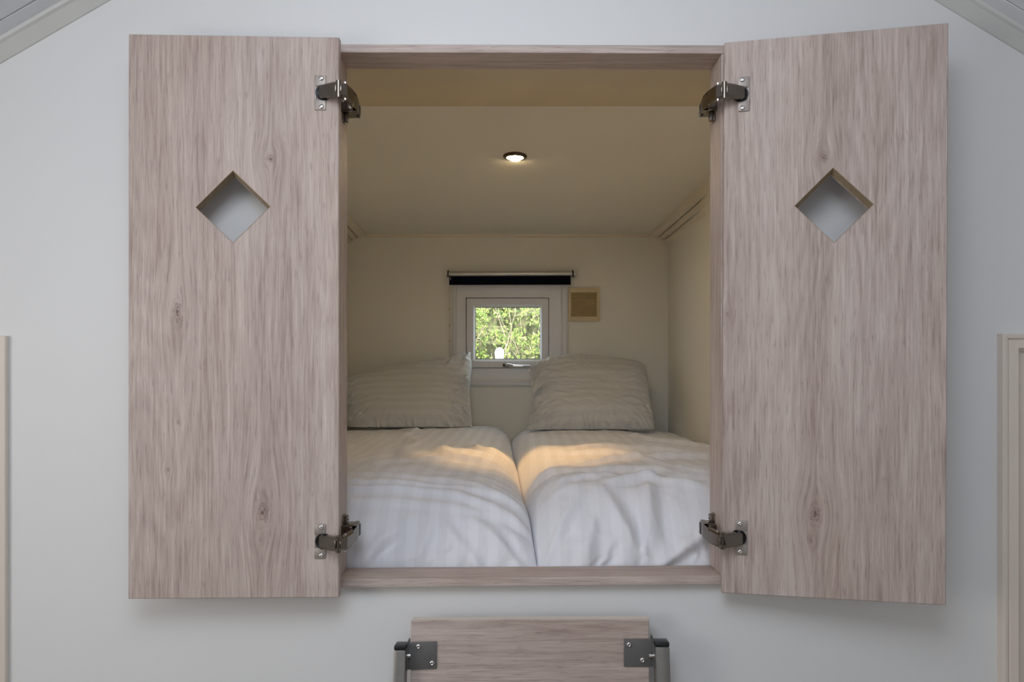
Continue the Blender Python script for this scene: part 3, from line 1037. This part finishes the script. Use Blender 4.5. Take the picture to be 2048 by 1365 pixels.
            if inner < 45:
                pk = math.sin(sl * 95 + 9 * fbm(x * 6, y * 3, 3.0)) * math.exp(-((inner - 14) / 10.0) ** 2)
                d += 0.0026 * pk * (1 - sstep(0.35, 0.7, sl) * 0.6)
            p = p + nr * d * keep
            p.z = max(p.z, ZF + 0.004)
            p.y = min(max(p.y, YB0 + 0.004), YB - 0.006)
            row.append(p)
            L.append((x, sl))
        rows.append(row)
    vs = [p for r in rows for p in r]
    k = NX + 1
    fs = [(j * k + i, j * k + i + 1, (j + 1) * k + i + 1, (j + 1) * k + i) for j in range(NY) for i in range(NX)]
    # skirt down to the alcove floor and a bottom
    per = [i for i in range(k)] + [j * k + NX for j in range(1, NY + 1)] + [NY * k + i for i in range(NX - 1, -1, -1)] + [j * k for j in range(NY - 1, 0, -1)]
    base = len(vs)
    vs += [Vector((vs[i].x, vs[i].y, ZF + 0.001)) for i in per]
    np_ = len(per)
    for q in range(np_):
        r = (q + 1) % np_
        fs.append((per[r], per[q], base + q, base + r))
    bm = m.bm
    bv, bf = m.poly(vs, fs)
    o = m.build(name, M['cloth'], smooth=math.radians(70), uv=(X, Y, Z * 0.0001))
    # stripe coordinates follow the cloth
    return tag(o, label, 'duvet')


duvet('duvet', -1, 'white striped duvet filling the left half of the bed')
duvet('duvet', 1, 'white striped duvet filling the right half of the bed')


def poly_at(pts, t):
    """point at fraction t of a polyline by arc length"""
    ls = [0.0]
    for a, b in zip(pts[:-1], pts[1:]): ls.append(ls[-1] + math.hypot(b[0] - a[0], b[1] - a[1]))
    d = t * ls[-1]
    for k in range(len(pts) - 1):
        if d <= ls[k + 1] + 1e-9:
            f = (d - ls[k]) / max(1e-9, ls[k + 1] - ls[k])
            return (pts[k][0] + (pts[k + 1][0] - pts[k][0]) * f, pts[k][1] + (pts[k + 1][1] - pts[k][1]) * f)
    return pts[-1]


def pillow(label, top, right, bottom, left, y_bot, y_top, py_b, py_t, thick, pleats, seed):
    """outline of the pillow in the plane it leans in"""
    N = 110

    def onp(px, py):
        # ray with plane through (y_bot at py_b) and (y_top at py_t)
        zb = -(py_b - VY) / F * y_bot; zt = -(py_t - VY) / F * y_top
        sl = (y_top - y_bot) / (zt - zb)
        dz = -(py - VY) / F
        y = (y_bot - sl * zb) / (1 - sl * dz)
        return P(px, py, y)
    pb, pt = onp(1000, py_b), onp(1000, py_t)
    upv = (pt - pb).normalized()
    nrm = X.cross(upv).normalized()
    if nrm.y > 0: nrm = -nrm
    m = MB()
    fr_, bk_ = [], []
    for j in range(N + 1):
        v = j / N
        Lp, Rp = poly_at(left, v), poly_at(right, v)
        for i in range(N + 1):
            u = i / N
            T, B = poly_at(top, u), poly_at(bottom, u)
            tl, tr, bl, br = top[0], top[-1], bottom[0], bottom[-1]
            c = [(1 - v) * T[q] + v * B[q] + (1 - u) * Lp[q] + u * Rp[q]
                 - ((1 - u) * (1 - v) * tl[q] + u * (1 - v) * tr[q] + (1 - u) * v * bl[q] + u * v * br[q]) for q in (0, 1)]
            p = onp(*c)
            a, b = 2 * u - 1, 2 * v - 1
            fa, fb = 1 - abs(a) ** 2.6, 1 - abs(b) ** 2.6
            th = thick * (max(0, fa) ** 0.5) * (max(0, fb) ** 0.5)
            belly = 1 + 0.30 * sstep(-0.2, 0.7, b)
            w = 0.0
            # pleats running in from the seams
            for (edge, frq, am, reach, lo, hi) in pleats:
                d = {'R': 1 - u, 'L': u, 'T': v, 'B': 1 - v}[edge]
                al = v if edge in 'RL' else u
                sp = u if edge in 'RL' else v
                ph = al * frq + 2.2 * fbm(al * 3 + seed, d * 2.0, 5.0) + (0.8 * d * frq * (al - 0.5))
                env = math.exp(-(d / reach) ** 1.5) * sstep(0.0, 0.03, d) * sstep(lo - 0.08, lo + 0.05, al) * (1 - sstep(hi - 0.05, hi + 0.08, al))
                w += am * env * (1 - abs(math.sin(ph * math.pi)) * 2 + 0.4)
            soft = min(1.0, 6 * min(u, 1 - u, v, 1 - v))
            w += soft * (0.010 * fbm(u * 2.5 + seed, v * 2.5, 1.0) + 0.0035 * fbm(u * 7 + seed, v * 9, 6.0))
            pf = p + nrm * (th * belly + w)
            pk = p - nrm * (th * 0.55) * (1 - 0.25 * sstep(0.2, 1.0, b))
            fr_.append(pf); bk_.append(pk)
    k = N + 1
    idx = lambda j, i: j * k + i
    vs = fr_ + bk_
    nb = k * k
    fs = []
    for j in range(N):
        for i in range(N):
            fs.append((idx(j, i), idx(j + 1, i), idx(j + 1, i + 1), idx(j, i + 1)))
            fs.append((nb + idx(j, i), nb + idx(j, i + 1), nb + idx(j + 1, i + 1), nb + idx(j + 1, i)))
    m.poly(vs, fs)
    bmesh.ops.remove_doubles(m.bm, verts=m.bm.verts, dist=0.00002)
    for vtx in m.bm.verts:
        vtx.co.y = min(vtx.co.y, YB - 0.02)
        vtx.co.x = max(vtx.co.x, XL + 0.006)
        zb = EYE + lerp_tab(TOPZ, vtx.co.y) + (0.027 if vtx.co.x < -0.05 else 0.019)
        vtx.co.z = max(vtx.co.z, zb)
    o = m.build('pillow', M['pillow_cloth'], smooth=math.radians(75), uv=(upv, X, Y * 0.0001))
    return tag(o, label, 'pillow')


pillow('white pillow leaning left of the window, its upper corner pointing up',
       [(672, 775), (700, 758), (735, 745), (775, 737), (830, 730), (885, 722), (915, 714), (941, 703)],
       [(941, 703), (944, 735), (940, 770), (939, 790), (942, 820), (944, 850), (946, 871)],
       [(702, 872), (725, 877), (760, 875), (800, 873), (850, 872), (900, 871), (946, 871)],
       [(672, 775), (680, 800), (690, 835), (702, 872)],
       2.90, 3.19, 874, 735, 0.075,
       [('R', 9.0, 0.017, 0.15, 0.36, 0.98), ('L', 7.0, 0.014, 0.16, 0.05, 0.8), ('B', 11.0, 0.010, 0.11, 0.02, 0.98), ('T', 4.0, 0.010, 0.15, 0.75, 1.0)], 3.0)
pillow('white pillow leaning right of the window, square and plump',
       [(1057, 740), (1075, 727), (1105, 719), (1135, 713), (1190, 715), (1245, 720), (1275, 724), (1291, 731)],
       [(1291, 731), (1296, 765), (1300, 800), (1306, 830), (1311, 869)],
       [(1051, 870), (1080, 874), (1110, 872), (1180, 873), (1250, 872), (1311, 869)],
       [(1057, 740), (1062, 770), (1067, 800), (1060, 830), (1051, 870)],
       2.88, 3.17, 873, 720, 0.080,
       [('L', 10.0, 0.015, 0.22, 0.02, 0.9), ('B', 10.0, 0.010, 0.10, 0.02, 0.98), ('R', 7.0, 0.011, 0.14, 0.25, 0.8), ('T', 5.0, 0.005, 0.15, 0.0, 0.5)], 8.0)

# ------------------------------------------------------------------ ladder under the opening
YL = 1.272
LEAN = math.tan(math.radians(2))


def PL(px, py, lift=0.0, y0=YL, py0=1242):
    """point of the leaning ladder plane (lift towards the room)"""
    z0 = -(py0 - VY) / F * y0
    dz = -(py - VY) / F
    # y = y0 - lift + LEAN*(z - z0), z = dz*y
    y = (y0 - lift - LEAN * z0) / (1 - LEAN * dz)
    return P(px, py, y)


ld = empty('ladder', (P(1060, 0, YL).x, 1.0, 0.0), 'wooden board with grey brackets between two steel posts below the opening', 'ladder')
lup = Vector((0, LEAN, 1)).normalized()
lout = Vector((0, -1, LEAN)).normalized()
m = MB()
q = [PL(822, 1242), PL(1298.5, 1239), None, None]
q[2] = q[1] - lup * 0.42
q[3] = q[0] - lup * 0.42
m.hexa(q, [p - lout * 0.0185 for p in q], 0.0022, 3)
lb = m.build('top_board', wood('oak_decor_ladder', (), 77.0, 0.97), ld, uv=(lup, X, lout), smooth=0.0)
m = MB()
q2 = [q[0] + X * 0.001 - lout * 0.002 + Z * 0.0003, q[1] - X * 0.001 - lout * 0.002 + Z * 0.0003, q[1] - X * 0.001 - lout * 0.0165 + Z * 0.0006, q[0] + X * 0.001 - lout * 0.0165 + Z * 0.0006]
m.hexa(q2, [p - lup * 0.001 for p in q2])
m.build('edge_strip', M['raw_light'] if 'raw_light' in M else plain('light_edge_band', (0.74, 0.66, 0.57), 0.6), ld)
for s, px0, px1, py0, py1, scr in ((-1, 817, 873.5, 1284, 1339, ((836.7, 1294), (864, 1327))), (1, 1248, 1305, 1279, 1335, ((1258, 1290), (1285, 1321)))):
    m = MB()
    qa = [PL(px0, py0 + (2 if s < 0 else 0), 0.003), PL(px1, py0, 0.003), PL(px1, py1, 0.003), PL(px0, py1 + (2 if s < 0 else 0), 0.003)]
    m.hexa(qa, [p - lout * 0.003 for p in qa], 0.0012, 2)
    # return flange at the rail side
    xo = qa[0].x if s < 0 else qa[1].x
    zt_, zb_ = (qa[0], qa[3]) if s < 0 else (qa[1], qa[2])
    e0 = [zt_.copy(), zt_ + X * s * 0.003, zb_ + X * s * 0.003, zb_.copy()]
    m.hexa([p + lout * 0.001 for p in e0], [p - lout * 0.022 for p in e0], 0.001, 2)
    br_ = m.build('bracket', M['grey_metal'], ld, smooth=SM)
    for (sx, sy) in scr:
        m = MB()
        b = PL(sx, sy, 0.0032)
        m.lathe(b, lout, [(0.0046, 0), (0.0046, 0.001), (0.0036, 0.0022), (0.0022, 0.0026), (0.0018, 0.001), (0.0001, 0.001)], 18)
        m.build('bracket_screw', M['screw'], br_, smooth=math.radians(50))
    # steel post, slanting out a little to the floor
    if s < 0: a, b = PL(787.5, 1301.5, 0.022), PL(811.5, 1301.5, 0.022)
    else: a, b = PL(1310.5, 1295, 0.022), PL(1339.5, 1295, 0.022)
    dn = Vector((s * 0.012, -0.12, -1)).normalized()
    ln = (a.z - 0.003) / -dn.z
    m = MB()
    pback = Vector((0, 1, -0.12)).normalized() * 0.026
    q0 = [a, b, b + pback, a + pback]
    m.hexa(q0, [p + dn * ln for p in q0], 0.003, 2)
    rl = m.build('post', M['rail_metal'], ld, smooth=SM)
    m = MB()
    q1 = [p - dn * 0.0078 for p in q0]
    m.hexa(q1, [p + dn * 0.0003 for p in q0], 0.002, 2)
    m.build('end_cap', M['black'], rl, smooth=SM)
    m = MB()
    pm = PL((811 if s < 0 else 1308), 1312, 0.006)
    m.cyl(pm - X * 0.009, pm + X * 0.009, 0.004, None, 12)
    m.build('pivot_bolt', M['screw'], rl, smooth=SM)
# a lower rung below the picture edge keeps the posts together
m = MB()
zr = 0.45
yr = 1.0
m.box((P(1060, 0, YL).x, YL - 0.03 + 0.12 * (zr - 1.0), zr), (0.44, 0.03, 0.05), 0.003)
m.build('rung', M['rail_metal'], ld, smooth=SM)

# ------------------------------------------------------------------ garden behind the window
random.seed(4)
YH = 4.75
m = MB(); m.bounds((-4, YB + 0.11, -0.25), (4, 9.0, -0.2)); structure('ground', m, M['soil'])
hg = empty('hedge', (0, YH + 0.35, -0.2), 'bushy sunlit green garden hedge seen through the little window', 'hedge')
m = MB()
bmL = m.bm


def leaf(c, d, nrm, ln, wd):
    sd_ = d.cross(nrm).normalized() * wd
    up_ = nrm * ln * 0.12
    v = [bmL.verts.new(p) for p in (c, c + d * ln * 0.4 + sd_ - up_ * 0.4, c + d * ln, c + d * ln * 0.4 - sd_ - up_ * 0.4, c + d * ln * 0.45 + up_)]
    for f in ((0, 1, 4), (1, 2, 4), (2, 3, 4), (3, 0, 4)):
        bmL.faces.new([v[i] for i in f])


def rv():
    while True:
        v = Vector((random.uniform(-1, 1), random.uniform(-1, 1), random.uniform(-1, 1)))
        if 0.05 < v.length < 1: return v.normalized()


def hedge_front(x, z):
    return YH + 0.16 * noise.noise(Vector((x * 2.2, z * 2.2, 0.0))) + 0.10 * noise.noise(Vector((x * 7, z * 7, 3.0)))


tops = []
for k in range(2100):
    x, z = random.uniform(-1.5, 1.3), random.uniform(0.7, 2.0)
    if z > 1.84 and random.random() < 0.5: continue
    dep = random.random() ** 1.6 * 0.42
    c = Vector((x, hedge_front(x, z) + dep, z))
    tip = (Vector((0, -0.8, 0.7)) + rv() * 0.9).normalized()
    for q in range(random.randint(7, 11)):
        d = (tip + rv() * 0.95).normalized()
        nn = (Vector((0, -0.6, 0.8)) + rv() * 0.7).normalized()
        nn = (nn - d * nn.dot(d)).normalized()
        leaf(c + rv() * 0.028, d, nn, random.uniform(0.018, 0.036), random.uniform(0.005, 0.009))
tag(m.build('foliage', M['leaf'], hg), kind='stuff')
m = MB()
for k in range(170):
    x, z = random.uniform(-1.4, 1.2), random.uniform(0.4, 1.5)
    p = Vector((x, hedge_front(x, z) + random.uniform(0.02, 0.3), z))
    d = Vector((random.uniform(-0.5, 0.5), random.uniform(-0.35, 0.1), 1)).normalized()
    r = random.uniform(0.0025, 0.006)
    for q in range(5):
        p2 = p + d * random.uniform(0.07, 0.13)
        m.cyl(p, p2, r, r * 0.85, 6)
        r *= 0.85
        p = p2
        d = (d + rv() * 0.35).normalized()
tag(m.build('branches', M['branch'], hg), kind='stuff')
# dense inner growth behind
m = MB()
pts = []
nx, nz = 40, 30
for j in range(nz + 1):
    for i in range(nx + 1):
        x = -1.7 + 3.2 * i / nx; z = -0.2 + 2.03 * j / nz
        pts.append(Vector((x, YH + 0.42 + 0.1 * noise.noise(Vector((x * 5, z * 5, 8))), z)))
fs = [(j * (nx + 1) + i, j * (nx + 1) + i + 1, (j + 1) * (nx + 1) + i + 1, (j + 1) * (nx + 1) + i) for j in range(nz) for i in range(nx)]
nv = len(pts)
m.poly(pts + [p + Vector((0, 0.35, 0)) for p in pts], fs + [tuple(nv + q for q in reversed(f)) for f in fs])
m.build('inner_growth', plain('inner_hedge_growth', (0.12, 0.115, 0.06), 0.9, var=0.6, scale=30), hg)
# white rounded shape standing in for an unidentified pale spot
m = MB()
wp = P(999, 708, YH - 0.24)
pr = [(0.004, -0.10), (0.020, -0.09), (0.026, -0.03), (0.030, 0.01), (0.022, 0.030), (0.010, 0.038), (0.0003, 0.040)]
m.lathe(wp, (0, 0, 1), pr, 14)
m.cyl(wp - Z * (wp.z + 0.2), wp - Z * 0.085, 0.008, None, 10)
tag(m.build('white_rounded_shape', M['pale_shape'], smooth=SM), 'bright white round-topped shape before the hedge, seen through the window pane', 'garden ornament')
